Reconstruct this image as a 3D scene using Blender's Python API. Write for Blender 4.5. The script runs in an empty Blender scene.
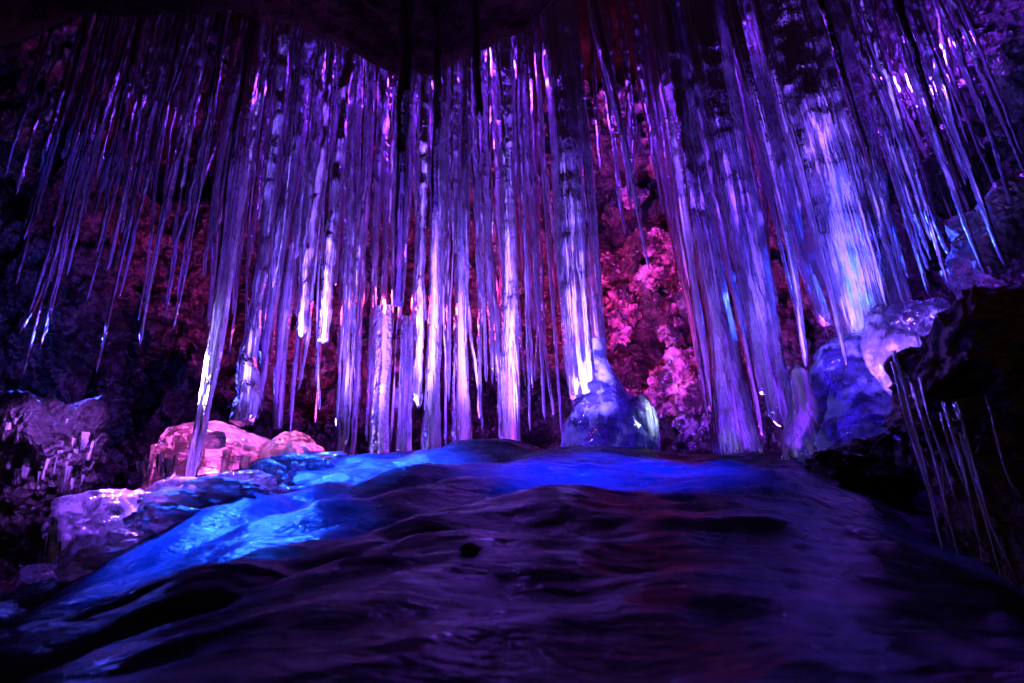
import bpy, math, random
import numpy as np
from mathutils import Vector, Matrix

random.seed(7)
sc = bpy.context.scene
col = sc.collection

# ------------------------------------------------------------------ camera
F = 720.0
PITCH = math.radians(23.7)
ROLL = math.radians(2.3)
CAM = Vector((0, 0, 0.0))
cd = bpy.data.cameras.new('camera')
cam = bpy.data.objects.new('camera', cd)
col.objects.link(cam)
cd.lens = F / 1024 * 36
cd.sensor_width = 36
cd.clip_start = 0.02
cd.clip_end = 200
ROT = Matrix.Rotation(math.pi / 2 + PITCH, 3, 'X') @ Matrix.Rotation(-ROLL, 3, 'Z')
cam.matrix_world = Matrix.Translation(CAM) @ ROT.to_4x4()
sc.camera = cam
cd.dof.use_dof = True
cd.dof.focus_distance = 4.9
cd.dof.aperture_fstop = 3.2
INV = ROT.transposed()


def at(px, py, Y):
    """the point on the ray of a pixel that lies at world depth y = Y"""
    d = ROT @ Vector(((px - 512) / F, (341.5 - py) / F, -1))
    return CAM + d * (Y / d.y)


def proj(p):
    q = INV @ (Vector(p) - CAM)
    return 512 + F * q.x / -q.z, 341.5 - F * q.y / -q.z


def size(w, p):
    """metres spanned by w pixels at the point p"""
    return w * -(INV @ (Vector(p) - CAM)).z / F


# ------------------------------------------------------------------ noise
_rng = np.random.RandomState(11)
_perm = _rng.permutation(256)
_perm = np.concatenate([_perm, _perm, _perm])
_val = _rng.rand(256) * 2 - 1


def vnoise(x, y, z):
    xi, yi, zi = np.floor(x).astype(int), np.floor(y).astype(int), np.floor(z).astype(int)
    xf, yf, zf = x - xi, y - yi, z - zi
    u, v, w = [t * t * t * (t * (t * 6 - 15) + 10) for t in (xf, yf, zf)]
    xi, yi, zi = xi & 255, yi & 255, zi & 255

    def g(a, b, c):
        return _val[_perm[_perm[_perm[(xi + a) & 255] + ((yi + b) & 255)] + ((zi + c) & 255)]]
    x00 = g(0, 0, 0) * (1 - u) + g(1, 0, 0) * u
    x10 = g(0, 1, 0) * (1 - u) + g(1, 1, 0) * u
    x01 = g(0, 0, 1) * (1 - u) + g(1, 0, 1) * u
    x11 = g(0, 1, 1) * (1 - u) + g(1, 1, 1) * u
    return (x00 * (1 - v) + x10 * v) * (1 - w) + (x01 * (1 - v) + x11 * v) * w


def fbm(x, y, z, o=4, gain=.5):
    s, a = 0, 1
    for i in range(o):
        s = s + a * vnoise(x + 17.3 * i, y + 5.1 * i, z + 9.7 * i)
        x, y, z, a = x * 2.03, y * 2.03, z * 2.03, a * gain
    return s


def ridge(x, y, z, o=4):
    s, a = 0, 1
    for i in range(o):
        s = s + a * (1 - 2 * np.abs(vnoise(x + 31.3 * i, y + 7.1 * i, z + 3.7 * i)))
        x, y, z, a = x * 2.1, y * 2.1, z * 2.1, a * .5
    return s


def worley(x, y, z):
    """distance to nearest and second feature point, plus a random tilted plane per cell"""
    xi, yi, zi = np.floor(x).astype(int), np.floor(y).astype(int), np.floor(z).astype(int)
    f1 = np.full(x.shape, 9.); f2 = np.full(x.shape, 9.); pl = np.zeros(x.shape)
    for a in (-1, 0, 1):
        for b in (-1, 0, 1):
            for c in (-1, 0, 1):
                i, j, k = xi + a, yi + b, zi + c
                h = _perm[_perm[_perm[i & 255] + (j & 255)] + (k & 255)]
                q = [_val[h] * .5 + .5, _val[_perm[h + 37]] * .5 + .5, _val[_perm[h + 91]] * .5 + .5]
                dx, dy, dz = x - i - q[0], y - j - q[1], z - k - q[2]
                dd = np.sqrt(dx * dx + dy * dy + dz * dz)
                p = _val[_perm[h + 11]] * .5 + _val[_perm[h + 61]] * dx + _val[_perm[h + 71]] * dy + _val[_perm[h + 81]] * dz
                n1 = dd < f1
                f2 = np.where(n1, f1, np.minimum(f2, dd))
                pl = np.where(n1, p, pl)
                f1 = np.where(n1, dd, f1)
    return f1, f2, pl


# ------------------------------------------------------------------ mesh helpers
def mesh_obj(name, verts, faces, mat, parent=None, smooth=True):
    me = bpy.data.meshes.new(name)
    verts = np.asarray(verts, dtype=np.float32)
    faces = np.asarray(faces, dtype=np.int32)
    n, k = faces.shape
    me.vertices.add(len(verts))
    me.vertices.foreach_set('co', verts.ravel())
    me.loops.add(n * k)
    me.loops.foreach_set('vertex_index', faces.ravel())
    me.polygons.add(n)
    me.polygons.foreach_set('loop_start', np.arange(0, n * k, k, dtype=np.int32))
    me.polygons.foreach_set('loop_total', np.full(n, k, dtype=np.int32))
    me.update(calc_edges=True)
    me.validate()
    me.polygons.foreach_set('use_smooth', [smooth] * len(me.polygons))
    me.materials.append(mat)
    o = bpy.data.objects.new(name, me)
    col.objects.link(o)
    if parent:
        o.parent = parent
    return o


def grid_faces(nu, nv, wrap=False):
    """nu columns, nv rows of vertices stored row by row"""
    i = np.arange(nu if wrap else nu - 1)
    j = np.arange(nv - 1)
    I, J = np.meshgrid(i, j)
    I2 = (I + 1) % nu
    return np.stack([J * nu + I, J * nu + I2, (J + 1) * nu + I2, (J + 1) * nu + I], -1).reshape(-1, 4)


def tag(o, label=None, cat=None, group=None, kind=None):
    if label: o['label'] = label
    if cat: o['category'] = cat
    if group: o['group'] = group
    if kind: o['kind'] = kind
    return o


def empty(name, loc):
    o = bpy.data.objects.new(name, None)
    col.objects.link(o)
    o.location = loc
    o.empty_display_size = .1
    return o


# ------------------------------------------------------------------ materials
def new_mat(name):
    m = bpy.data.materials.new(name)
    m.use_nodes = True
    nt = m.node_tree
    nt.nodes.clear()
    return m, nt, nt.nodes, nt.links


def nd(nt, t, **kw):
    n = nt.nodes.new(t)
    for k, v in kw.items():
        if hasattr(n, k) and k not in n.inputs:
            setattr(n, k, v)
        else:
            n.inputs[k].default_value = v
    return n


def noise_node(nt, scale, stretch=(1, 1, 1), detail=4, rough=.55, coord='Object', loc=(0, 0, 0)):
    tc = nt.nodes.new('ShaderNodeTexCoord')
    mp = nt.nodes.new('ShaderNodeMapping')
    mp.inputs['Scale'].default_value = stretch
    mp.inputs['Location'].default_value = loc
    n = nt.nodes.new('ShaderNodeTexNoise')
    n.inputs['Scale'].default_value = scale
    n.inputs['Detail'].default_value = detail
    n.inputs['Roughness'].default_value = rough
    nt.links.new(tc.outputs[coord], mp.inputs['Vector'])
    nt.links.new(mp.outputs[0], n.inputs['Vector'])
    return n


def ramp(nt, src, stops):
    r = nt.nodes.new('ShaderNodeValToRGB')
    e = r.color_ramp.elements
    while len(e) < len(stops):
        e.new(.5)
    for k, (p, c) in enumerate(stops):
        e[k].position = p
        e[k].color = (c, c, c, 1) if not isinstance(c, tuple) else (*c, 1)
    nt.links.new(src, r.inputs[0])
    return r


def ice_material(name, tint=(.86, .9, 1), clear=.35, frost=.5, refr=.55, rough=.08, ripple=60,
                 zstretch=.05, bump=.5, beads=.18, fsc=30, fz=.035, frost_lo=.45, frost_hi=.62, body=.25):
    """ice: refraction + transmitted milky light + a wet glossy skin; frosted patches are milkier"""
    m, nt, N, L = new_mat(name)
    out = nd(nt, 'ShaderNodeOutputMaterial')
    # bumps: long streaks plus fine ripples
    s1 = noise_node(nt, ripple, (1, 1, zstretch), 3)
    s2r = noise_node(nt, 42, (1, 1, .8), 3, .6)
    s2 = nd(nt, 'ShaderNodeMath', operation='MULTIPLY'); s2.inputs[1].default_value = beads
    L.new(s2r.outputs[0], s2.inputs[0])
    add = nd(nt, 'ShaderNodeMath', operation='ADD')
    L.new(s1.outputs[0], add.inputs[0]); L.new(s2.outputs[0], add.inputs[1])
    bp = nd(nt, 'ShaderNodeBump'); bp.inputs['Strength'].default_value = min(1, bump * 1.7)
    bp.inputs['Distance'].default_value = .012
    L.new(add.outputs[0], bp.inputs['Height'])
    fr = noise_node(nt, fsc, (1, 1, fz), 4, .6)
    f2 = noise_node(nt, 5, (1, 1, .5), 3, .6, loc=(3, 1, 2))
    fa = nd(nt, 'ShaderNodeMath', operation='MULTIPLY_ADD'); fa.inputs[1].default_value = .55
    L.new(f2.outputs[0], fa.inputs[0]); L.new(fr.outputs[0], fa.inputs[2])
    fs = nd(nt, 'ShaderNodeMath', operation='SUBTRACT'); fs.inputs[1].default_value = .275
    L.new(fa.outputs[0], fs.inputs[0])
    fm = ramp(nt, fs.outputs[0], [(frost_lo, body), (frost_hi, frost)])
    glass = nd(nt, 'ShaderNodeBsdfRefraction', IOR=1.25, Roughness=rough)
    glass.inputs['Color'].default_value = (*tint, 1)
    tr = nd(nt, 'ShaderNodeBsdfTransparent'); tr.inputs['Color'].default_value = (*tint, 1)
    mix1 = nd(nt, 'ShaderNodeMixShader'); mix1.inputs[0].default_value = clear
    L.new(glass.outputs[0], mix1.inputs[1]); L.new(tr.outputs[0], mix1.inputs[2])
    tl = nd(nt, 'ShaderNodeBsdfTranslucent'); tl.inputs['Color'].default_value = (*tint, 1)
    df = nd(nt, 'ShaderNodeBsdfDiffuse'); df.inputs['Color'].default_value = (*tint, 1)
    mix2 = nd(nt, 'ShaderNodeMixShader'); mix2.inputs[0].default_value = .45
    L.new(tl.outputs[0], mix2.inputs[1]); L.new(df.outputs[0], mix2.inputs[2])
    mix3 = nd(nt, 'ShaderNodeMixShader')
    L.new(fm.outputs[0], mix3.inputs[0]); L.new(mix1.outputs[0], mix3.inputs[1]); L.new(mix2.outputs[0], mix3.inputs[2])
    gl = nd(nt, 'ShaderNodeBsdfGlossy', Roughness=.07); gl.inputs['Color'].default_value = (1, 1, 1, 1)
    fn = nd(nt, 'ShaderNodeFresnel', IOR=1.6)
    for b in (glass, gl, fn, df, tl):
        L.new(bp.outputs[0], b.inputs['Normal'])
    mix4 = nd(nt, 'ShaderNodeMixShader')
    L.new(fn.outputs[0], mix4.inputs[0]); L.new(mix3.outputs[0], mix4.inputs[1]); L.new(gl.outputs[0], mix4.inputs[2])
    L.new(mix4.outputs[0], out.inputs['Surface'])
    return m


M_ICE = ice_material('clear_ice', body=.03, frost=.7, clear=.5, frost_lo=.51, frost_hi=.6)
M_FROST = ice_material('frosted_ice', tint=(.93, .95, 1), clear=.4, body=.08, frost=.95, frost_lo=.46, frost_hi=.57, fsc=26)
M_DEEP = ice_material('deep_ice', tint=(.8, .86, 1), clear=.55, body=.02, frost=.4, frost_lo=.5, frost_hi=.64)
M_LUMP = ice_material('lump_ice', tint=(.9, .9, 1), clear=.25, body=.2, frost=.7, zstretch=.8, ripple=22, bump=.6, fsc=9, fz=.8)


def rock_material(name, dark, light, sc_=3, rough=.25, bump=1.0, gloss_scale=40, spec=.8, coat=.6, dist=.05):
    m, nt, N, L = new_mat(name)
    out = nd(nt, 'ShaderNodeOutputMaterial')
    p = nd(nt, 'ShaderNodeBsdfPrincipled')
    n1 = noise_node(nt, sc_, detail=8, rough=.7)
    r = ramp(nt, n1.outputs[0], [(.46, dark), (.66, light)])
    L.new(r.outputs[0], p.inputs['Base Color'])
    n2 = noise_node(nt, gloss_scale, detail=6, rough=.6)
    v = nd(nt, 'ShaderNodeTexVoronoi'); v.inputs['Scale'].default_value = gloss_scale * .6
    tc = nd(nt, 'ShaderNodeTexCoord'); L.new(tc.outputs['Object'], v.inputs['Vector'])
    a = nd(nt, 'ShaderNodeMath', operation='ADD'); L.new(n2.outputs[0], a.inputs[0]); L.new(v.outputs['Distance'], a.inputs[1])
    b = nd(nt, 'ShaderNodeBump'); b.inputs['Strength'].default_value = bump; b.inputs['Distance'].default_value = dist
    L.new(a.outputs[0], b.inputs['Height'])
    L.new(b.outputs[0], p.inputs['Normal'])
    p.inputs['Roughness'].default_value = rough
    p.inputs['Specular IOR Level'].default_value = spec
    p.inputs['Coat Weight'].default_value = coat
    p.inputs['Coat Roughness'].default_value = .08
    L.new(b.outputs[0], p.inputs['Coat Normal'])
    L.new(p.outputs[0], out.inputs['Surface'])
    return m


M_WALL = rock_material('glazed_cave_rock', (.006, .005, .006), (.13, .1, .11), 4, gloss_scale=22, dist=.05)
M_CEIL = rock_material('dry_brown_rock', (.014, .008, .003), (.04, .022, .01), 3, rough=.9, coat=0, spec=.05, gloss_scale=14)
M_BOULDER = rock_material('wet_brown_rock', (.05, .025, .02), (.16, .075, .05), 4, rough=.4, coat=.5, gloss_scale=30, dist=.015)
M_STONE = rock_material('dark_wet_stone', (.02, .018, .02), (.05, .045, .05), 9, rough=.3, coat=.5)
M_ROCKICE = rock_material('ice_coated_rock', (.03, .02, .03), (.7, .55, .62), 5, rough=.1, coat=1, gloss_scale=11, dist=.03)


def floor_material():
    m, nt, N, L = new_mat('rippled_floor_ice')
    out = nd(nt, 'ShaderNodeOutputMaterial')
    p = nd(nt, 'ShaderNodeBsdfPrincipled')
    n1 = noise_node(nt, 1.6, (1, 1.6, 1), 6, .6)
    r = ramp(nt, n1.outputs[0], [(.35, (.01, .015, .045)), (.65, (.04, .055, .14))])
    L.new(r.outputs[0], p.inputs['Base Color'])
    n2 = noise_node(nt, 9, (.6, 1.4, 1), 6, .62)
    n3 = noise_node(nt, 42, (.5, 1.2, 1), 4, .6)
    sc_ = nd(nt, 'ShaderNodeMath', operation='MULTIPLY'); sc_.inputs[1].default_value = .35
    L.new(n3.outputs[0], sc_.inputs[0])
    a = nd(nt, 'ShaderNodeMath', operation='ADD'); L.new(n2.outputs[0], a.inputs[0]); L.new(sc_.outputs[0], a.inputs[1])
    b = nd(nt, 'ShaderNodeBump'); b.inputs['Strength'].default_value = .4; b.inputs['Distance'].default_value = .045
    L.new(a.outputs[0], b.inputs['Height'])
    L.new(b.outputs[0], p.inputs['Normal'])
    rr = ramp(nt, n2.outputs[0], [(.4, .13), (.65, .4)])
    L.new(rr.outputs[0], p.inputs['Roughness'])
    p.inputs['IOR'].default_value = 1.31
    p.inputs['Specular IOR Level'].default_value = .28
    p.inputs['Subsurface Weight'].default_value = .6
    p.inputs['Subsurface Radius'].default_value = (.1, .18, .3)
    p.inputs['Subsurface Scale'].default_value = .6
    L.new(p.outputs[0], out.inputs['Surface'])
    return m


M_FLOOR = floor_material()

# ------------------------------------------------------------------ the ice floor
# outline of the crest: px, py, depth
CREST = [(-400, 690, 2.0), (-100, 655, 2.3), (0, 634, 2.5), (60, 606, 2.6), (130, 580, 2.8), (190, 545, 3.0), (250, 510, 3.3), (300, 484, 3.6),
         (360, 474, 3.8), (430, 468, 3.95), (480, 452, 4.05), (510, 450, 4.05), (545, 463, 4.0), (590, 462, 4.0), (640, 454, 4.1),
         (690, 449, 4.2), (750, 447, 4.2), (820, 455, 4.1), (900, 480, 3.7), (960, 540, 3.2), (1010, 620, 2.7), (1100, 660, 2.5), (1500, 700, 2.2)]
cp = [at(*c) for c in CREST]
U_ = np.array([p.x / p.y for p in cp]); YC_ = np.array([p.y for p in cp]); ZC_ = np.array([p.z for p in cp])
US_ = np.linspace(-2.5, 2.5, 401)
ZS_ = np.convolve(np.pad(np.interp(US_, U_, ZC_), 24, 'edge'), np.hanning(49) / np.hanning(49).sum(), 'valid')


def floor_z(x, y):
    x = np.asarray(x, float); y = np.asarray(y, float)
    u = np.clip(x / np.maximum(y, 1.0), -2.5, 2.5)
    yc = np.interp(u, U_, YC_); zc = np.interp(u, U_, ZC_)
    y0, z0 = 1.0, -.07
    zs = np.interp(u, US_, ZS_)
    zf = zs + (zc - zs) * np.exp(-(np.maximum(yc - y, 0) / .45) ** 2)
    t = (y - y0) / (yc - y0)
    tt = np.clip(t, -4, 1)
    front = z0 + (zf - z0) * np.where(tt > 0, tt * (1.0 + .22 * (1 - tt) * np.clip(tt * 3, 0, 1)), tt * .35)
    back = zc - .05 - np.minimum(.95, .55 * np.maximum(y - yc, 0) + 1.4 * np.maximum(y - yc - .35, 0)) 
    w = np.clip((y - yc) / .25 + .5, 0, 1); w = w * w * (3 - 2 * w)
    z = front * (1 - w) + back * w
    amp = np.clip(y / 2.5, .3, 1)
    # rounded bulges with creases between them, long low swells, fine ripples
    wx = x + .25 * fbm(x * .8, y * .8, 0 * x + 4.4, 2); wy = y + .2 * fbm(x * .9, y * .9, 0 * x + 6.4, 2)
    a1, a2, _p = worley(wx * 1.25 - wy * .3, wy * 2.1 - wx * .8, 0 * x + .5)
    b1, b2, _p = worley(wx * 2.9, wy * 5.2 - wx * 1.6, 0 * x + 3.5)
    left = np.clip(1.0 - (u + .15) * 1.6, .3, 1.3)
    z = z + amp * left * (.15 * (.55 - a1 ** 1.5) + .05 * (.5 - b1 ** 1.5))
    z = z + .045 * amp * fbm(x * .9, y * 1.3, 0 * x + 8.1, 3) + .010 * ridge(x * 3.6, y * 8.5 - x * 1.5, 0 * x + 1.1, 3)
    return z


xs = np.linspace(-7, 7, 520)
ys = np.concatenate([np.linspace(-4, .6, 40, endpoint=False), np.linspace(.6, 5.2, 420, endpoint=False), np.linspace(5.2, 8.5, 60)])
X, Y = np.meshgrid(xs, ys)
Z = floor_z(X, Y)
floor = mesh_obj('ice_floor', np.stack([X, Y, Z], -1).reshape(-1, 3), grid_faces(len(xs), len(ys)), M_FLOOR)
tag(floor, 'rippled blue ice mound rising to a crest under the icicles', kind='structure')


def fz(x, y):
    return float(floor_z(x, y))


_YQ = np.arange(.9, 4.6, .03)


def on_floor(px, py):
    """depth at which the ray of a pixel meets the floor"""
    q = at(px, py, 1.0) - CAM
    hit = floor_z(q.x * _YQ, _YQ) >= q.z * _YQ
    k = int(np.argmax(hit)) if hit.any() else -1
    return px, py, float(_YQ[k])


def rim(px):
    """picture height and depth of the visible floor edge in a column of the picture"""
    for py in range(430, 680, 3):
        Yq = on_floor(px, py)[2]
        if Yq < 4.4:
            return py, Yq
    return 680, 1.2


# ------------------------------------------------------------------ cave wall (curved sheet round the back and sides)
na, nz = 960, 440
th = np.radians(np.concatenate([np.linspace(-118, -50, 120, endpoint=False), np.linspace(-50, 50, 720, endpoint=False), np.linspace(50, 118, 120)]))
zz = np.linspace(-1.2, 7.5, nz)
TH, ZZ = np.meshgrid(th, zz)
deg = np.degrees(TH)
R = 6.3 + .5 * np.cos(TH * 2) - .12 * (ZZ - 2) + .0 * ZZ
R = np.where(deg < -14, R - .5 * np.clip((-14 - deg) / 25, 0, 1), R)
R = np.where(deg > 14, R - .5 * np.clip((deg - 14) / 20, 0, 1), R)
bx, by = R * np.sin(TH), R * np.cos(TH)
_, _, p1 = worley(bx * 1.5, by * 1.5, ZZ * 1.7); _, _, p2 = worley(bx * 4.2 + .3 * p1, by * 4.2, ZZ * 4.6); _, _, p3 = worley(bx * 10, by * 10, ZZ * 11)
d = .30 * p1 + .14 * p2 + .05 * p3 + .3 * fbm(bx * .8, by * .8, ZZ * .9, 3) + .08 * ridge(bx * 1.9, by * 1.9, ZZ * 2.2, 5)
R2 = R - d
WX, WY = R2 * np.sin(TH), R2 * np.cos(TH)
wall = mesh_obj('cave_wall', np.stack([WX, WY, ZZ], -1).reshape(-1, 3), grid_faces(na, nz), M_WALL, smooth=False)
tag(wall, 'jagged glazed rock wall of the cave lit magenta behind the icicles', kind='structure')


def wall_r(x, z):
    """depth y of the wall near a world x and height z"""
    i = np.argmin((WX - x) ** 2 + (ZZ - z) ** 2 + np.where(WY < 0, 99, 0))
    return WY.ravel()[i]


# ------------------------------------------------------------------ ceiling with its dark front lip
LIP = [(-300, 60), (0, 45), (80, 18), (150, 12), (230, 2), (300, 22), (345, 42), (400, 66), (440, 62), (480, 46), (530, 26), (560, -4), (620, -40), (800, -70), (1400, -60)]
lp = [at(a, b, 2.7) for a, b in LIP]
LU = np.array([p.x / 2.7 for p in lp]); LZ = np.array([p.z for p in lp])
xs = np.linspace(-7.5, 7.5, 360); ys = np.linspace(-4, 7.6, 300)
X, Y = np.meshgrid(xs, ys)
lipz = np.interp(X / 2.7, LU, LZ)
t = np.clip((Y - 2.7) / .7, 0, 1); t = t * t * (3 - 2 * t)
hi = 5.5 + .15 * (Y - 4)
hi = np.maximum(hi, lipz + .6)
Zc = lipz * (1 - t) + hi * t - np.clip(-(Y - 2.0) / 3, 0, 1) * .0 + np.clip(2.2 - Y, 0, 3) * .35
Zc = Zc + .05 * fbm(X * 2.2, Y * 2.2, X * 0, 5) * (1 + 3 * t) + .02 * fbm(X * 9, Y * 9, X * 0, 3)
ceil = mesh_obj('cave_ceiling', np.stack([X, Y, Zc], -1).reshape(-1, 3), grid_faces(len(xs), len(ys)), M_CEIL)
tag(ceil, 'dark brown cave ceiling with a low blurred lip at the top', kind='structure')


def ceil_z(x, y):
    i = int(np.clip(round((x + 7.5) / 15 * 359), 0, 359)); j = int(np.clip(round((y + 4) / 11.6 * 299), 0, 299))
    return float(Zc[j, i])


# ------------------------------------------------------------------ icicles
_seed = [0]


def icicle_mesh(Ln, r0, rt, power=.8, flute=.22, bend=.02, flat=1.0, blunt=False, flare=0, knob=.16, sides=None, lean=(0, 0), strands=0):
    _seed[0] += 1
    s = _seed[0] * 3.77
    sides = sides or (12 if r0 < .05 else 20 if flat < 1.5 else 44)
    n = int(min(250, max(24, Ln / .012)))
    t = np.linspace(0, 1, n)
    r = rt + (r0 - rt) * (1 - t) ** power
    if not blunt:
        r = r * np.clip((1 - t) / .015, 0.02, 1) ** .5
    # swellings and rings
    z = t * Ln
    kn = knob * (.2 if r0 > .05 else 1)
    lumpy = min(1.6, .6 + knob * 2.5) * (1 if r0 < .025 else .55 if r0 < .045 else .1)
    r = r * (1 + lumpy * .26 * vnoise(z * 3 + s, z * 0 + s, z * 0))
    if flare:
        r = r * (1 + flare * np.clip((t - .8) / .2, 0, 1) ** 2)
    a = np.linspace(0, 2 * math.pi, sides, endpoint=False)
    A, T = np.meshgrid(a, t)
    Rr = np.repeat(r[:, None], sides, 1)
    fx = np.cos(A) * 1.6; fy = np.sin(A) * 1.6
    zn = T * Ln
    Rr = Rr * (1 + flute * 1.5 * fbm(fx + s, fy + s, zn * .7, 3) + flute * .3 * vnoise(fx * 2.4, fy * 2.4, zn * 3 + s) + (.5 if r0 < .045 else .15) * kn * fbm(fx * 1.9, fy * 1.9 + s, zn * (13 if r0 < .05 else 4), 2) + .8 * kn * np.clip(vnoise(fx * 1.2, fy * 1.2 + s, zn * (22 if r0 < .05 else 9)) - .35, 0, 1))
    if strands:
        Rr = Rr * (1 + .22 * np.abs(np.sin(A * strands / 2 + 1.2 * vnoise(zn * .8 + s, zn * 0, zn * 0))) - .1)
    cx = bend * Ln * vnoise(t * 2.2 + s, t * 0 + 1.5, t * 0) * t + lean[0] * Ln * t
    cy = bend * Ln * vnoise(t * 2.2 + s, t * 0 + 7.5, t * 0) * t + lean[1] * Ln * t
    Rr = Rr * (1 + lumpy * (.26 * vnoise(fx * .7 + s, fy * .7, zn * 6) + .14 * vnoise(fx * 1.1, fy * 1.1 + s, zn * 13)))
    wob = r * .45 * min(1, lumpy)
    cx = cx + wob * (vnoise(z * 4.5 + s, z * 0, z * 0) + .6 * vnoise(z * 11 + s, z * 0, z * 0))
    cy = cy + wob * (vnoise(z * 4.5, z * 0 + s, z * 0) + .6 * vnoise(z * 11, z * 0 + s, z * 0))
    Xv = Rr * np.cos(A) * flat + cx[:, None]
    Yv = Rr * np.sin(A) + cy[:, None]
    V = np.stack([Xv, Yv, -zn], -1).reshape(-1, 3)
    Fc = grid_faces(sides, n, True)
    # tip cap
    tip = len(V)
    V = np.vstack([V, [[cx[-1], cy[-1], -Ln - (.3 * r[-1])]], [[0, 0, 0]]])
    base = (n - 1) * sides
    caps = [[base + i, base + (i + 1) % sides, tip, tip] for i in range(sides)]
    return V, Fc, caps, sides, n


def build_icicle(name, loc, mat, parent=None, **kw):
    V, Fc, caps, sides, n = icicle_mesh(**kw)
    # closing ring at the tip made of thin quads keeps every face four sided
    tipv = V[-2]
    ring = V[(n - 1) * sides:n * sides]
    V2 = np.vstack([V[:-2], tipv + (ring - tipv) * .05])
    k = n * sides
    cf = np.array([[(n - 1) * sides + i, (n - 1) * sides + (i + 1) % sides, k + (i + 1) % sides, k + i] for i in range(sides)])
    o = mesh_obj(name, V2, np.vstack([Fc, cf]), mat, parent)
    o.location = loc
    return o


def icicle(xb, yb, Yd, wt, label, wb=2, wide=.62, foot=False, yt=None, mat=None, group='icicles hanging from the cave ceiling', name='icicle', **kw):
    """hang a vertical icicle whose tip shows at (xb, yb) at depth Yd; wt, wb = pixel widths at root and tip"""
    p = at(xb, yb, Yd)
    zt = ceil_z(p.x, p.y) + .06
    if yt is not None:
        q = at(xb, yt, Yd)
        zt = min(zt, q.z)
    if foot:
        p.z = fz(p.x, p.y) - .05
        kw['flare'] = .7
    Ln = zt - p.z
    lean = kw.get('lean', (0, 0))
    loc = Vector((p.x - lean[0] * Ln, p.y - lean[1] * Ln, zt))
    o = build_icicle(name, loc, mat or M_ICE, Ln=Ln, r0=size(wt * wide, p) / 2, rt=size(wb, p) / 2, **kw)
    tag(o, label, 'icicle' if name == 'icicle' else name.replace('_', ' '), group)
    return o


GL = 'landmark icicles'
# left, dark part
icicle(20, 372, 3.6, 10, 'thin blue icicle lit along its length at the far left edge', 2)
icicle(35, 352, 3.7, 9, 'slim violet icicle close beside the thin blue one at far left', 2)
icicle(98, 374, 3.8, 9, 'lone blue icicle hanging lowest above the dark hollow left of the mound', 2)
icicle(143, 346, 3.8, 17, 'icicle with a bright white-violet tip over the dark hollow', 3, mat=M_FROST)
icicle(129, 322, 3.9, 9, 'faint purple icicle just left of the white-tipped one over the hollow', 2)
icicle(88, 300, 3.9, 9, 'dim violet icicle ending above the dark hollow', 2)
# long white one in front of the pink dome
icicle(189, 500, 3.25, 46, 'long white icicle reaching down in front of the pink ice dome', 9, mat=M_FROST, power=.75, flute=.3, bend=.015)
icicle(222, 272, 3.7, 16, 'short icicle with white tip right of the long white one', 4, mat=M_FROST)
icicle(233, 280, 3.8, 16, 'short pale icicle ending in a frosted point beside the long white one', 4, mat=M_FROST)
icicle(242, 424, 3.9, 22, 'twisted clear icicle standing on the pink ice dome', 12, blunt=True, flare=.9, bend=.03)
icicle(262, 420, 4.2, 22, 'violet icicle bundle just behind the twisted icicle', 8, strands=5)
icicle(280, 432, 4.3, 24, 'fluted violet icicle over the right part of the pink dome', 10, strands=5, blunt=True)
icicle(303, 335, 4.0, 14, 'knobbly icicle studded with clear bumps left of the frosted white one', 9, knob=.28, mat=M_FROST)
icicle(328, 345, 3.95, 20, 'frosted white icicle with blunt end standing out in the violet row', 11, mat=M_FROST, blunt=True)
icicle(330, 466, 4.3, 24, 'clear violet icicle reaching the ice behind the frosted white one', 8, foot=True)
icicle(350, 469, 4.4, 16, 'thin violet icicle touching the floor left of the pink column', 7, foot=True)
# pink column
icicle(378, 470, 4.35, 34, 'wide pink and violet ice column with glowing top', 26, yt=308, blunt=True, mat=M_LUMP, name='ice_column', strands=6, group='ice columns', foot=True)
icicle(403, 470, 4.4, 26, 'violet ice column fused right of the wide pink one', 22, yt=318, blunt=True, mat=M_DEEP, name='ice_column', strands=5, group='ice columns', foot=True)
# foreground, blurred
icicle(398, 305, 2.2, 21, 'blurred purple icicle hanging nearest the camera left of centre', 11, blunt=True, mat=M_FROST, knob=.02, wide=.9, bend=.004)
icicle(436, 215, 2.4, 13, 'blurred dark icicle with ringed bumps near the ceiling lip', 7, knob=.15, mat=M_FROST)
icicle(478, 120, 2.3, 10, 'short blurred icicle close under the ceiling lip', 6, knob=.02, wide=.9, bend=.004)
# centre
icicle(419, 410, 4.0, 20, 'white frosted icicle right of the blurred purple one', 9, mat=M_FROST)
icicle(443, 463, 4.05, 27, 'bright white icicle whose foot meets the blue crest', 14, mat=M_FROST, blunt=True, strands=5, foot=True)
icicle(472, 455, 4.2, 26, 'tall pale blue icicle between the bright white one and the crest bump', 12, mat=M_ICE, blunt=True, strands=5, foot=True)
icicle(455, 450, 4.5, 22, 'dim violet icicle in the gap behind the two bright centre ones', 9)
icicle(495, 445, 4.5, 20, 'thin purple icicle with sparkling beaded tip above the crest bump', 6, knob=.2)
icicle(521, 458, 4.15, 26, 'thick frosted icicle ending bluntly left of the dark gap', 17, mat=M_FROST, blunt=True, strands=5)
icicle(551, 420, 4.8, 14, 'slender pink-lit icicle in the dark gap left of the central pillar', 3)
icicle(536, 330, 4.9, 16, 'pink-lit icicle ending halfway left of the central pillar', 4)
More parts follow.
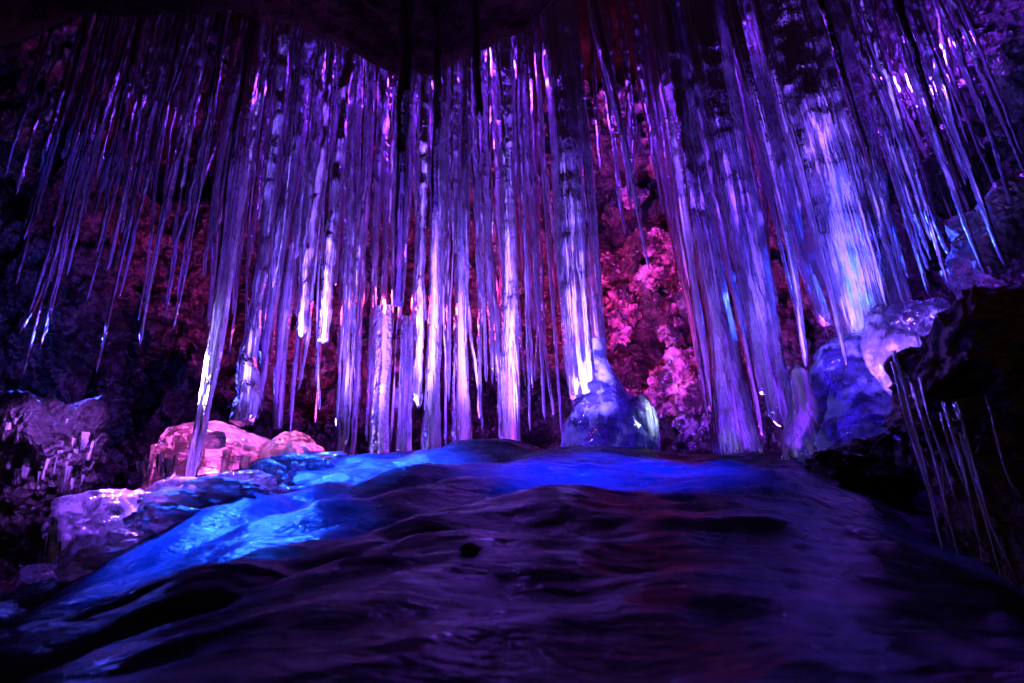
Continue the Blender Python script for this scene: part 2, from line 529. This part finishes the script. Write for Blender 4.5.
# central pillar
pillar_a = icicle(584, 400, 4.1, 46, 'left shaft of the twin icicles above the central ice stump', 27, power=.6, blunt=True, strands=7, flute=.14, mat=M_ICE, wide=.8)
pillar_b = icicle(602, 390, 4.15, 40, 'right shaft of the twin icicles above the central ice stump', 20, power=.6, blunt=True, strands=6, flute=.14, mat=M_ICE)
icicle(652, 268, 3.6, 32, 'leaning purple icicle tapering into the dark gap right of the pillar', 2, lean=(.08, 0), power=1.1)
icicle(632, 215, 4.8, 10, 'small pink icicle before the rock wall right of the pillar', 2)
# right
icicle(740, 446, 4.05, 48, 'thick violet column standing on the floor right of the rock wall', 27, power=.9, blunt=True, strands=6, mat=M_ICE, name='ice_column', group='ice columns', foot=True)
icicle(754, 438, 4.2, 18, 'bright edged thin icicle along the right side of the thick column', 5, mat=M_FROST)
icicle(784, 430, 4.0, 62, 'broad purple ice curtain ending above the right ledge', 18, power=.85, flute=.16, strands=7, flat=1.3, mat=M_ICE)
icicle(815, 366, 3.8, 30, 'white-tipped icicle over the pale ice stump', 5, mat=M_FROST)
icicle(846, 362, 3.7, 40, 'long icicle with bright white tip beside the glowing blue curtain', 4, mat=M_FROST, power=.9)
icicle(878, 335, 3.8, 92, 'glowing blue ice curtain, the broadest of all, hanging at right', 44, blunt=True, flat=1.35, flute=.2, strands=8, mat=M_FROST, power=.6, name='ice_curtain', group='ice curtains', wide=.85)
icicle(826, 330, 4.1, 70, 'purple-blue ice curtain left of the broadest glowing one', 22, flat=1.3, flute=.2, strands=8, mat=M_DEEP, power=.8, name='ice_curtain', group='ice curtains')
icicle(768, 395, 4.4, 44, 'dark violet ice curtain behind the right group of icicles', 16, flat=1.3, strands=7, mat=M_DEEP, name='ice_curtain', group='ice curtains')
icicle(888, 306, 3.6, 20, 'thin bright icicle at the right rim of the blue curtain', 3, mat=M_FROST)
icicle(906, 312, 3.5, 22, 'violet icicle right of the glowing blue curtain', 3)
icicle(926, 298, 3.4, 22, 'violet icicle pointing at the dark boulder top', 3)
icicle(952, 283, 3.3, 22, 'slim icicle above the left shoulder of the dark boulder', 3, mat=M_FROST)
icicle(984, 276, 3.4, 20, 'icicle touching the top of the dark boulder', 3)
icicle(1008, 264, 3.2, 24, 'longest smooth violet icicle near the right edge', 3)
icicle(1021, 172, 3.2, 12, 'short bright icicle cut by the right edge', 2, mat=M_FROST)
icicle(950, 168, 2.2, 22, 'brownish blurred icicle near the camera at upper right', 4, mat=M_FROST)
icicle(869, 170, 2.3, 22, 'dark blurred icicle near the camera in front of the blue curtain', 6, mat=M_FROST)

# rows of thinner icicles between the landmarks; numbered left to right by where their tips show
ORD = ['first', 'second', 'third', 'fourth', 'fifth', 'sixth', 'seventh', 'eighth', 'ninth', 'tenth', 'eleventh', 'twelfth', 'thirteenth',
       'fourteenth', 'fifteenth', 'sixteenth', 'seventeenth', 'eighteenth', 'nineteenth', 'twentieth', 'twenty-first', 'twenty-second']
ROWS = [
    # x0, x1, n, yb0, yb1, Y0, Y1, w0, w1, group phrase, colour word
    (0, 60, 14, 150, 340, 3.6, 4.2, 4, 10, 'row at the far left edge', 'dim blue'),
    (60, 135, 15, 160, 300, 3.6, 4.2, 4, 10, 'row over the dark hollow', 'dim violet'),
    (138, 195, 15, 180, 330, 3.7, 4.4, 4, 11, 'row left of the long white icicle', 'faint purple'),
    (196, 245, 12, 200, 380, 4.0, 4.8, 6, 15, 'row behind the long white icicle', 'violet'),
    (246, 322, 22, 260, 445, 4.1, 4.9, 6, 17, 'row over the pink dome', 'violet'),
    (326, 398, 18, 180, 450, 4.2, 4.9, 6, 16, 'row above the pink column', 'violet'),
    (405, 472, 14, 300, 462, 4.2, 4.9, 7, 18, 'row behind the bright white icicle', 'pale violet'),
    (474, 560, 20, 280, 448, 4.2, 5.1, 6, 16, 'row left of the central pillar', 'pinkish violet'),
    (200, 335, 17, 150, 430, 3.9, 4.4, 2.5, 5, 'set of fine strands left of the pink column', 'violet'),
    (408, 556, 17, 150, 430, 3.9, 4.4, 2.5, 5, 'set of fine strands left of the pillar', 'pale'),
    (604, 690, 10, 90, 240, 4.4, 5.0, 5, 11, 'row before the pink rock wall', 'pink-lit'),
    (690, 770, 18, 220, 430, 4.1, 4.9, 8, 22, 'row round the thick violet column', 'violet'),
    (772, 862, 16, 200, 350, 3.9, 4.7, 8, 24, 'row behind the right curtains', 'blue violet'),
    (864, 940, 20, 190, 310, 3.3, 4.5, 7, 18, 'row above the blue ice lumps at right', 'violet'),
    (940, 1022, 18, 120, 285, 3.2, 4.4, 6, 15, 'row above the dark boulder', 'violet'),
]
for (x0, x1, n, yb0, yb1, Y0, Y1, w0, w1, phrase, cw) in ROWS:
    xsn = sorted(x0 + (x1 - x0) * (i + random.uniform(.1, .9)) / n for i in range(n))
    for i, x in enumerate(xsn):
        yb = random.uniform(yb0, yb1)
        w = random.uniform(w0, w1)
        Yd = random.uniform(Y0, Y1)
        m = random.choice([M_ICE, M_ICE, M_DEEP, M_DEEP, M_FROST])
        st = random.choice([0, 0, 4, 5])
        adj = ('broad ' if w > w0 + .66 * (w1 - w0) else 'thin ' if w < w0 + .33 * (w1 - w0) else '') + ('long ' if yb > yb0 + .7 * (yb1 - yb0) else 'short ' if yb < yb0 + .3 * (yb1 - yb0) else '')
        icicle(x, yb, Yd, w * 1.3, f'{adj}{cw} icicle, {ORD[i]} in the {phrase}', random.uniform(1.5, 3.5), mat=m,
               power=random.uniform(.55, 1.1), knob=random.choice([.12, .2, .3, .45]), bend=random.uniform(.01, .05), strands=st,
               group='icicles of the ' + phrase)


# ------------------------------------------------------------------ lumps, domes, stumps
def ico(sub):
    import bmesh
    bm = bmesh.new()
    bmesh.ops.create_icosphere(bm, subdivisions=sub, radius=1)
    V = np.array([v.co[:] for v in bm.verts]); Fa = np.array([[v.index for v in f.verts] for f in bm.faces])
    bm.free()
    return V, Fa


ICO = {k: ico(k) for k in (3, 4, 5, 6)}


def lump(name, c, r, mat, amp=.2, freq=1.5, sub=5, parent=None, rid=0, cut=None, fine=.03, facet=0):
    _seed[0] += 1
    s = _seed[0] * 2.31
    V, Fa = ICO[sub]
    x, y, z = V.T
    d = 1 + amp * fbm(x * freq + s, y * freq + s, z * freq, 4) + fine * fbm(x * 7 + s, y * 7, z * 7, 3)
    if rid:
        d = d + rid * (ridge(x * 2 + s, y * 2, z * 2, 4) - .8)
    if facet:
        d = d + facet * worley(x * 1.7 + s, y * 1.7, z * 1.7)[2] + facet * .4 * worley(x * 4 + s, y * 4, z * 4)[2]
    P = V * d[:, None]
    if cut is not None:
        P[:, 2] = np.maximum(P[:, 2], cut + .02 * P[:, 0])
    P = P * np.array(r)
    o = mesh_obj(name, P, Fa, mat, parent, smooth=not facet)
    o.location = c
    return o


# pink dome at left: two merged caps with clear drips under their rims
def dome(name, px, py, Yd, w, h, label, mat, drips, cat='ice dome', tilt=0, drip_px=(30, 55), group=None, amp=.14, cut=-.25, core=None, drip_z=(-.3, .05)):
    """px,py: centre of the cap's rim in the picture"""
    c = at(px, py, Yd)
    root = empty(name, c)
    tag(root, label, cat, group)
    rx = size(w / 2, c); rz = size(h, c); ry = rx * .8
    lump('cap', (0, 0, 0), (rx, ry, rz), mat, amp=amp, freq=1.5, parent=root, cut=cut, fine=.045)
    lump('core', (0, -ry * .02, -rz * .75), (rx * .9, ry * .8, rz * .95), core or M_LUMP, amp=.22, freq=2.6, parent=root, sub=5, fine=.06)
    for i in range(drips):
        a = math.pi * random.uniform(1.0, 2.0)
        zz_ = random.uniform(*drip_z)
        rr = math.sqrt(max(.2, 1 - zz_ * zz_)) * random.uniform(.9, 1.02)
        L_ = size(random.uniform(*drip_px) * random.choice([.4, .7, 1]), c)
        build_icicle('drip', (rx * rr * math.cos(a), ry * rr * math.sin(a), zz_ * rz), random.choice([M_LUMP, M_ICE, M_FROST]), root,
                     Ln=L_, r0=size(random.uniform(2, 6), c), rt=size(random.uniform(.8, 3), c), knob=.3)
    return root


M_PINK = ice_material('smooth_dome_ice', tint=(.95, .85, .9), clear=.25, body=.35, frost=.6, zstretch=.8, ripple=10, bump=.3, fsc=5, fz=.8)
dome('ice_dome', 216, 460, 3.75, 128, 34, 'smooth pink ice dome behind the foot of the long white icicle', M_PINK, 16, drip_px=(22, 38))
dome('ice_dome', 290, 464, 3.7, 68, 32, 'smaller reddish ice dome joined right of the pink one', M_PINK, 9, drip_px=(16, 26))
dome('ice_ledge', 116, 528, 2.95, 118, 34, 'violet ice ledge with dripping front edge at lower left', M_LUMP, 30, cat='ice ledge', drip_px=(26, 60), amp=.3, cut=None, drip_z=(-.6, .3))
dome('ice_ledge', 205, 512, 3.2, 190, 26, 'low pale violet ice ledge just under the pink dome', M_LUMP, 10, cat='ice ledge', drip_px=(8, 14), amp=.3, cut=None, drip_z=(-.4, .3))
dome('ice_boulder', 44, 452, 3.9, 96, 60, 'ice crusted boulder with sparkling drips at the far left', M_STONE, 70, cat='ice boulder', drip_px=(10, 50), amp=.42, cut=None, drip_z=(-.9, .6), core=M_STONE)
# sparkling ice lumps right of the dome
for i, (px, py, w, lab) in enumerate([
        (268, 470, 22, 'round milky ice lump below the reddish dome'),
        (247, 480, 26, 'clear bubbly ice lump between dome and blue floor'),
        (228, 500, 40, 'bright white ice lump in front of the pink dome'),
        (262, 492, 20, 'small clear ice lump beside the bright white one'),
        (212, 440, 18, 'blue-white ice lump behind the long white icicle'),
        (196, 516, 30, 'flat violet ice lump at the foot of the long white icicle'),
        (285, 476, 18, 'small sparkling ice lump next to the blue slope'),
        (160, 520, 34, 'rounded blue ice lump on the low violet ledge'),
        (240, 516, 34, 'low ice lump merging into the blue slope'),
        (305, 468, 20, 'glassy ice lump at the right foot of the reddish dome'),
        (180, 538, 34, 'violet ice lump beside the dripping ledge')]):
    c = at(px, py, 3.3 + random.uniform(-.1, .1))
    w *= 1.25
    r = size(w / 2, c)
    tag(lump('ice_lump', c, (r * 1.15, r, r * .72), M_LUMP if i % 3 else M_FROST, amp=.25, sub=4), lab, 'ice lump', 'ice lumps beside the pink dome')
CW = ['low', 'wide', 'knobbly', 'smooth', 'flat', 'rounded', 'tilted']
for i in range(16):
    t_ = (i + .5) / 16
    px = 320 - 255 * t_ + random.uniform(-6, 6)
    py, Yr = rim(px)
    c = at(px, py + random.uniform(-14, 2), Yr + random.uniform(.05, .2))
    r = size(random.uniform(16, 30), c)
    tag(lump('ice_lump', c, (r * 1.5, r * 1.1, r * .55), random.choice([M_LUMP, M_PINK, M_FROST]), amp=.3, sub=5),
        f'{CW[i % 7]} violet-blue ice lump, {ORD[i]} down the left rim of the floor from the dome', 'ice lump', 'ice lumps down the left rim')
for i in range(26):
    t_ = random.random()
    px, py = 205 + 95 * t_ + random.uniform(-12, 12), 518 - 46 * t_ + random.uniform(-9, 9)
    c = at(px, py, 3.12)
    c = Vector((c.x, c.y, c.z))
    r = size(random.uniform(1.6, 4), c)
    tag(lump('ice_bead', c, (r, r, r), M_FROST, amp=.15, sub=3), 'tiny clear ice bead on the slope beside the pink ice dome', 'ice bead', 'ice beads beside the pink dome')


# central stump
def lathe(name, prof, mat, parent=None, amp=.1, freq=4, nseg=90, nrow=110, ell=1.0, loc=(0, 0, 0), rid=.0):
    """prof: list of (z, radius, xshift) from bottom to top"""
    _seed[0] += 1
    s = _seed[0] * 1.91
    pz, pr, px_ = [np.array(v) for v in zip(*prof)]
    z = np.linspace(pz[0], pz[-1], nrow)
    r = np.interp(z, pz, pr); xsft = np.interp(z, pz, px_)
    k = np.array([1, 2, 3, 2, 1.]) / 9
    r = np.convolve(np.pad(r, 2, 'edge'), k, 'valid')
    A, Zg = np.meshgrid(np.linspace(0, 2 * math.pi, nseg, endpoint=False), z)
    Rg = np.repeat(r[:, None], nseg, 1)
    x, y = Rg * np.cos(A), Rg * np.sin(A)
    dd = amp * fbm(x * freq + s, y * freq, Zg * freq, 4) + rid * (ridge(x * freq * 1.3, y * freq * 1.3 + s, Zg * freq * .9, 4) - .7)
    Rg = Rg + dd * np.clip(Rg / r.max(), .3, 1)
    V = np.stack([Rg * np.cos(A) + xsft[:, None], Rg * np.sin(A) * ell, Zg], -1).reshape(-1, 3)
    o = mesh_obj(name, V, grid_faces(nseg, nrow, True), mat, parent)
    o.location = loc
    return o


M_STUMP = ice_material('dark_stump_ice', tint=(.4, .5, 1), clear=.15, body=.08, frost=.9, frost_lo=.46, frost_hi=.6, zstretch=.8, ripple=16, bump=.8, fsc=8, fz=.8)
c = at(606, 462, 4.15)
u_ = size(1, c)
root = empty('ice_stump', c)
tag(root, 'dark blue layered ice stump under the twin central icicles', 'ice stump')
lathe('stump_body', [(-30 * u_, 50 * u_, 3 * u_), (0, 46 * u_, 4 * u_), (25 * u_, 44 * u_, 4 * u_), (48 * u_, 38 * u_, 1 * u_), (66 * u_, 31 * u_, -2 * u_), (88 * u_, 25 * u_, -5 * u_), (108 * u_, 20 * u_, -8 * u_), (130 * u_, 15 * u_, -9 * u_)],
      M_STUMP, root, amp=.035, freq=6, rid=.02)
b = lump('frosted_bulge', (36 * u_, -18 * u_, 32 * u_), (17 * u_, 17 * u_, 29 * u_), M_FROST, amp=.12, parent=root)
b['label'] = 'pale white frosted bulge on the right side'

# right side stumps and lumps
c = at(806, 446, 3.85); u_ = size(1, c)
o = lathe('ice_stump', [(-15 * u_, 24 * u_, 0), (10 * u_, 21 * u_, 0), (35 * u_, 15 * u_, 4 * u_), (55 * u_, 11 * u_, 6 * u_), (80 * u_, 8 * u_, 7 * u_), (86 * u_, 2 * u_, 7 * u_)], M_FROST, amp=.02, freq=9, loc=c)
tag(o, 'pale violet ice stump rising towards a white-tipped icicle', 'ice stump')
c = at(862, 446, 3.95); u_ = size(1, c)
o = lathe('ice_mound', [(-30 * u_, 70 * u_, 0), (5 * u_, 62 * u_, 0), (45 * u_, 48 * u_, 3 * u_), (80 * u_, 36 * u_, 4 * u_), (105 * u_, 30 * u_, 6 * u_), (125 * u_, 4 * u_, 8 * u_)], M_STUMP, amp=.07, freq=4, loc=c, rid=.03)
tag(o, 'deep blue ice mound beneath the glowing blue curtain', 'ice mound')
c = at(893, 352, 3.6); u_ = size(1, c)
o = lump('ice_lump', c, (24 * u_, 24 * u_, 46 * u_), M_LUMP, amp=.22)
tag(o, 'glowing blue ice lump between the blue mound and dark boulder', 'ice lump')
c = at(914, 318, 3.5); u_ = size(1, c)
tag(lump('ice_lump', c, (26 * u_, 24 * u_, 16 * u_), M_DEEP, amp=.3), 'dark blue ice lump topping the ledge above the dark boulder', 'ice lump')
c = at(928, 468, 3.0); u_ = size(1, c)
tag(lump('ice_lump', c, (30 * u_, 26 * u_, 38 * u_), M_DEEP, amp=.15), 'shadowy blue ice lump left of the dripping boulder edge', 'ice lump')

# rocks
c = at(868, 472, 3.35); u_ = size(1, c)
tag(lump('rock', c, (52 * u_, 60 * u_, 30 * u_), M_STONE, amp=.3, rid=.05, facet=.2), 'low black rock on the crest at right', 'rock')
c = at(1040, 392, 2.5); u_ = size(1, c)
tag(lump('boulder', c, (132 * u_, 120 * u_, 92 * u_), M_BOULDER, amp=.22, rid=.04, sub=6, fine=.02, facet=.12), 'large dark brown boulder at the right edge with icicles below it', 'boulder')
c = at(1052, 560, 2.6); u_ = size(1, c)
tag(lump('rock', c, (90 * u_, 90 * u_, 190 * u_), M_BOULDER, amp=.25, rid=.04, sub=6, facet=.12), 'dark rock face under the large brown boulder', 'rock')
c = at(1060, 250, 3.6); u_ = size(1, c)
tag(lump('rock', c, (75 * u_, 80 * u_, 80 * u_), M_STONE, amp=.3, rid=.15, sub=5), 'dark rock rising behind the large brown boulder', 'rock')
for (px, py, Yd, w, h, lab) in [(470, 551, 2.35, 11, 7, 'small dark stone frozen in the middle of the ice floor')]:
    c = at(px, py, Yd)
    # stand it on the floor: walk the ray until it meets the ice
    for k in range(80):
        Yq = 1.2 + k * .035
        q = at(px, py, Yq)
        if fz(q.x, q.y) >= q.z:
            break
    u_ = size(1, q)
    tag(lump('stone', (q.x, q.y, fz(q.x, q.y)), (w * u_, w * u_, h * u_), M_STONE, amp=.25, sub=4), lab, 'stone')
# icicles on the boulder's lower left edge
BI = [(926, 468, 350, 8), (941, 520, 355, 6), (951, 585, 360, 9), (966, 540, 375, 5), (977, 615, 380, 6), (990, 556, 400, 8), (1003, 630, 410, 5), (1011, 585, 400, 6), (1022, 645, 430, 6), (1016, 490, 360, 4)]
BL = ['short bright icicle at the left tip of the dark boulder', 'bright streaked icicle on the boulder edge next to the blue lump', 'long shining icicle hanging from the boulder edge',
      'thin dim icicle right of the long shining one under the boulder', 'dim long icicle low under the boulder', 'blue glinting icicle under the middle of the boulder',
      'thin long icicle reaching lowest but one under the boulder', 'blue tinted icicle near the right edge under the boulder', 'icicle hanging lowest at the right edge of the picture',
      'thin bright icicle across the face of the boulder']
for (xb, yb, yt, w), lab in zip(BI, BL):
    icicle(xb, yb, 2.3, w, lab, .8, yt=yt, mat=M_ICE, group='icicles below the dark boulder', knob=.4, bend=.05, power=1.1)

# ice-glazed rocks sticking out of the back wall in the gap
RL = ['upper', 'middle', 'lower']
RG = 'ice glazed rocks of the pink wall'
k = 0
for i in range(84):
    px = random.uniform(602, 716); py = random.uniform(30, 435)
    p = at(px, py, 5.6)
    yw = wall_r(p.x, p.z)
    p = at(px, py, yw - .06)
    r = size(random.choice([6, 9, 13, 18, 24]) * random.uniform(.8, 1.2), p)
    o = lump('glazed_rock', p, (r * random.uniform(.7, 1.2), r, r * random.uniform(.7, 1.5)), M_ROCKICE, amp=.25, rid=.1, sub=5, facet=.5)
    o.rotation_euler = (random.uniform(0, 3), random.uniform(0, 3), random.uniform(0, 3))
    zone = RL[0] if py < 185 else RL[1] if py < 310 else RL[2]
    tag(o, f'jagged pink glazed rock in the {zone} part of the dark gap right of the pillar', 'rock', RG)

# ------------------------------------------------------------------ lamps: coloured cave lamps hidden behind the ice, plus unseen ones added in mid-air
def lamp(kind, px, py, Yd, power, colr, aim=None, r=.05, spot=70, blend=.6, sz=.3, name=None):
    ld = bpy.data.lights.new(name or 'cave_or_added_lamp', kind)
    ld.energy = power
    ld.color = colr
    if kind == 'AREA':
        ld.size = sz
    else:
        ld.shadow_soft_size = r
    if kind == 'SPOT':
        ld.spot_size = math.radians(spot); ld.spot_blend = blend
    o = bpy.data.objects.new(name or 'cave_or_added_lamp', ld)
    col.objects.link(o)
    o.location = at(px, py, Yd)
    if aim:
        dvec = at(*aim) - o.location
        o.rotation_euler = dvec.to_track_quat('-Z', 'Y').to_euler()
    return o


VIO = (.22, .035, 1); BLU = (.015, .11, 1); MAG = (1, .04, .36); LAV = (.24, .12, 1); RED = (1, .06, .12)
# violet up-lights behind the crest
lamp('SPOT', 300, 500, 4.75, 360, VIO, (370, 150, 4.2), spot=76)
lamp('SPOT', 440, 485, 4.7, 420, VIO, (440, 150, 4.2), spot=95)
lamp('POINT', 525, 480, 4.6, 60, (.5, .05, 1))
# lavender spots added unseen in mid-air, stacked at the sides for streak highlights on icicles
lamp('SPOT', 150, 390, 3.3, 1900, LAV, (420, 300, 4.3), spot=56, r=.06)
lamp('SPOT', 345, 440, 3.4, 420, LAV, (400, 230, 4.3), spot=75, r=.04)
lamp('SPOT', 660, 430, 3.4, 1400, LAV, (480, 290, 4.2), spot=60, r=.05)
lamp('SPOT', 165, 400, 3.5, 110, LAV, (480, 310, 4.3), spot=62, r=.03)
lamp('SPOT', 165, 300, 3.5, 110, LAV, (480, 210, 4.3), spot=62, r=.03)
lamp('SPOT', 165, 180, 3.5, 110, LAV, (480, 90, 4.3), spot=62, r=.03)
lamp('SPOT', 655, 380, 3.4, 130, LAV, (450, 290, 4.2), spot=62, r=.03)
lamp('SPOT', 655, 260, 3.4, 130, LAV, (450, 170, 4.2), spot=62, r=.03)
lamp('SPOT', 655, 110, 3.4, 130, LAV, (450, 20, 4.2), spot=62, r=.03)
lamp('SPOT', 925, 230, 2.9, 60, LAV, (930, 140, 4.0), spot=62, r=.03)
lamp('SPOT', 925, 100, 2.9, 60, LAV, (930, 10, 4.0), spot=62, r=.03)
lamp('SPOT', 750, 340, 3.2, 90, LAV, (860, 250, 4.0), spot=62, r=.03)
lamp('SPOT', 750, 160, 3.2, 90, LAV, (860, 70, 4.0), spot=62, r=.03)
# magenta on the back wall
lamp('SPOT', 600, 440, 4.6, 250, MAG, (670, 260, 5.8), spot=75)
lamp('SPOT', 700, 120, 4.6, 100, MAG, (640, 260, 5.8), spot=70)
lamp('SPOT', 470, 300, 4.8, 330, MAG, (540, 230, 5.8), spot=100)
lamp('SPOT', 340, 430, 4.7, 220, (1, .04, .45), (330, 180, 5.9), spot=100)
lamp('POINT', 385, 300, 4.75, 9, RED)
# right: violet and blue; the upper and front ones added to brighten the ice
lamp('POINT', 740, 480, 4.8, 120, VIO)
lamp('POINT', 730, 20, 4.4, 220, VIO, r=.15)
lamp('POINT', 920, 60, 4.2, 100, VIO)
lamp('SPOT', 855, 260, 4.6, 230, (.02, .045, 1), (855, 180, 3.7), spot=100, r=.25)
lamp('SPOT', 905, 440, 3.2, 600, (.22, .08, 1), (820, 180, 3.9), spot=70)
lamp('SPOT', 800, 420, 3.3, 260, (.06, .09, 1), (865, 190, 3.8), spot=40)
lamp('SPOT', 890, 300, 1.9, 4, (.2, .1, 1), (975, 540, 2.2), spot=60, r=.02)  # added unseen to brighten the icicles below the boulder
lamp('POINT', 960, 330, 3.9, 4, VIO)
# left, dim
lamp('POINT', 60, 330, 4.3, 14, (.06, .07, 1))
lamp('POINT', 50, 150, 4.0, .8, (.08, .06, 1), r=.3)
lamp('POINT', 150, 260, 4.1, 1.6, (.15, .04, 1), r=.3)
lamp('POINT', 350, 70, 4.7, 40, VIO, r=.15)  # this and the next four added unseen to brighten the upper icicles
lamp('POINT', 490, 60, 4.7, 60, VIO, r=.15)
lamp('SPOT', 320, 120, 3.1, 180, VIO, (390, 90, 4.2), spot=62)
lamp('SPOT', 620, 60, 3.3, 200, VIO, (540, 90, 4.2), spot=80)
lamp('SPOT', 700, 200, 3.2, 380, (.2, .05, 1), (740, 90, 4.2), spot=80)
lamp('SPOT', 190, 330, 4.4, 4, (1, .03, .35), (130, 200, 5.2), spot=80)
lamp('SPOT', 110, 330, 3.3, 130, (.4, .1, 1), (40, 460, 3.9), spot=45, r=.02)
lamp('SPOT', 130, 330, 3.1, 900, (.3, .08, 1), (150, 520, 3.1), spot=50)  # this and the next added unseen overhead to brighten ledge and rim lumps
lamp('SPOT', 120, 300, 2.4, 330, (.28, .1, 1), (200, 510, 2.7), spot=56)
# inside and over the pink dome
lamp('POINT', 215, 470, 3.9, 3, (.9, .1, .6))
lamp('POINT', 290, 475, 3.8, 2, (1, .08, .3))
lamp('SPOT', 250, 330, 3.3, 36, (.75, .2, 1), (235, 455, 3.7), spot=50)  # added unseen to light the top of the dome
lamp('SPOT', 720, 330, 3.8, 100, (.5, .6, 1), (646, 425, 4.0), spot=14)  # added unseen to whiten the frosted bulge on the stump
lamp('SPOT', 520, 380, 1.5, 150, (.2, .04, 1), (400, 260, 2.2), spot=30, r=.02)  # added unseen to brighten the blurred foreground icicle
lamp('SPOT', 20, 300, 2.9, 330, (.33, .22, 1), (197, 340, 3.25), spot=44, r=.12)  # added unseen to whiten the lower part of the long icicle
# blue on the floor
lamp('SPOT', 330, 150, 3.3, 2600, (.012, .075, 1), on_floor(370, 478), spot=36, blend=.9, r=.08)
lamp('SPOT', 200, 200, 2.5, 1000, (.012, .075, 1), on_floor(235, 515), spot=32, blend=.8, r=.08)
lamp('SPOT', 600, 60, 2.2, 900, (.008, .03, 1), on_floor(600, 466), spot=46, blend=1, r=.08)  # unseen blue fill added for the middle of the crest
# faint violet sheen over the front of the floor, from an added unseen spot above the crest
lamp('SPOT', 500, 250, 3.5, 9, (.22, .06, 1), on_floor(470, 540), spot=62, blend=1, r=.03)

# ------------------------------------------------------------------ world: a faint warm ambient fill, added for the dark brown foreground and boulder
w = bpy.data.worlds.new('World')
sc.world = w
w.use_nodes = True
bg = w.node_tree.nodes['Background']
bg.inputs[0].default_value = (1, .5, .32, 1)
bg.inputs[1].default_value = .045

# ------------------------------------------------------------------ render settings
cy = sc.cycles
cy.max_bounces = 10
cy.diffuse_bounces = 2
cy.glossy_bounces = 3
cy.transmission_bounces = 6
cy.transparent_max_bounces = 12
cy.caustics_reflective = False
cy.caustics_refractive = False
cy.sample_clamp_indirect = 4
cy.use_denoising = True
cy.denoiser = 'OPENIMAGEDENOISE'
cy.denoising_input_passes = 'RGB_ALBEDO_NORMAL'
cy.denoising_prefilter = 'ACCURATE'
cy.sample_clamp_direct = 0
sc.view_settings.view_transform = 'Standard'
sc.view_settings.look = 'None'
sc.view_settings.exposure = .65
sc.view_settings.gamma = 1
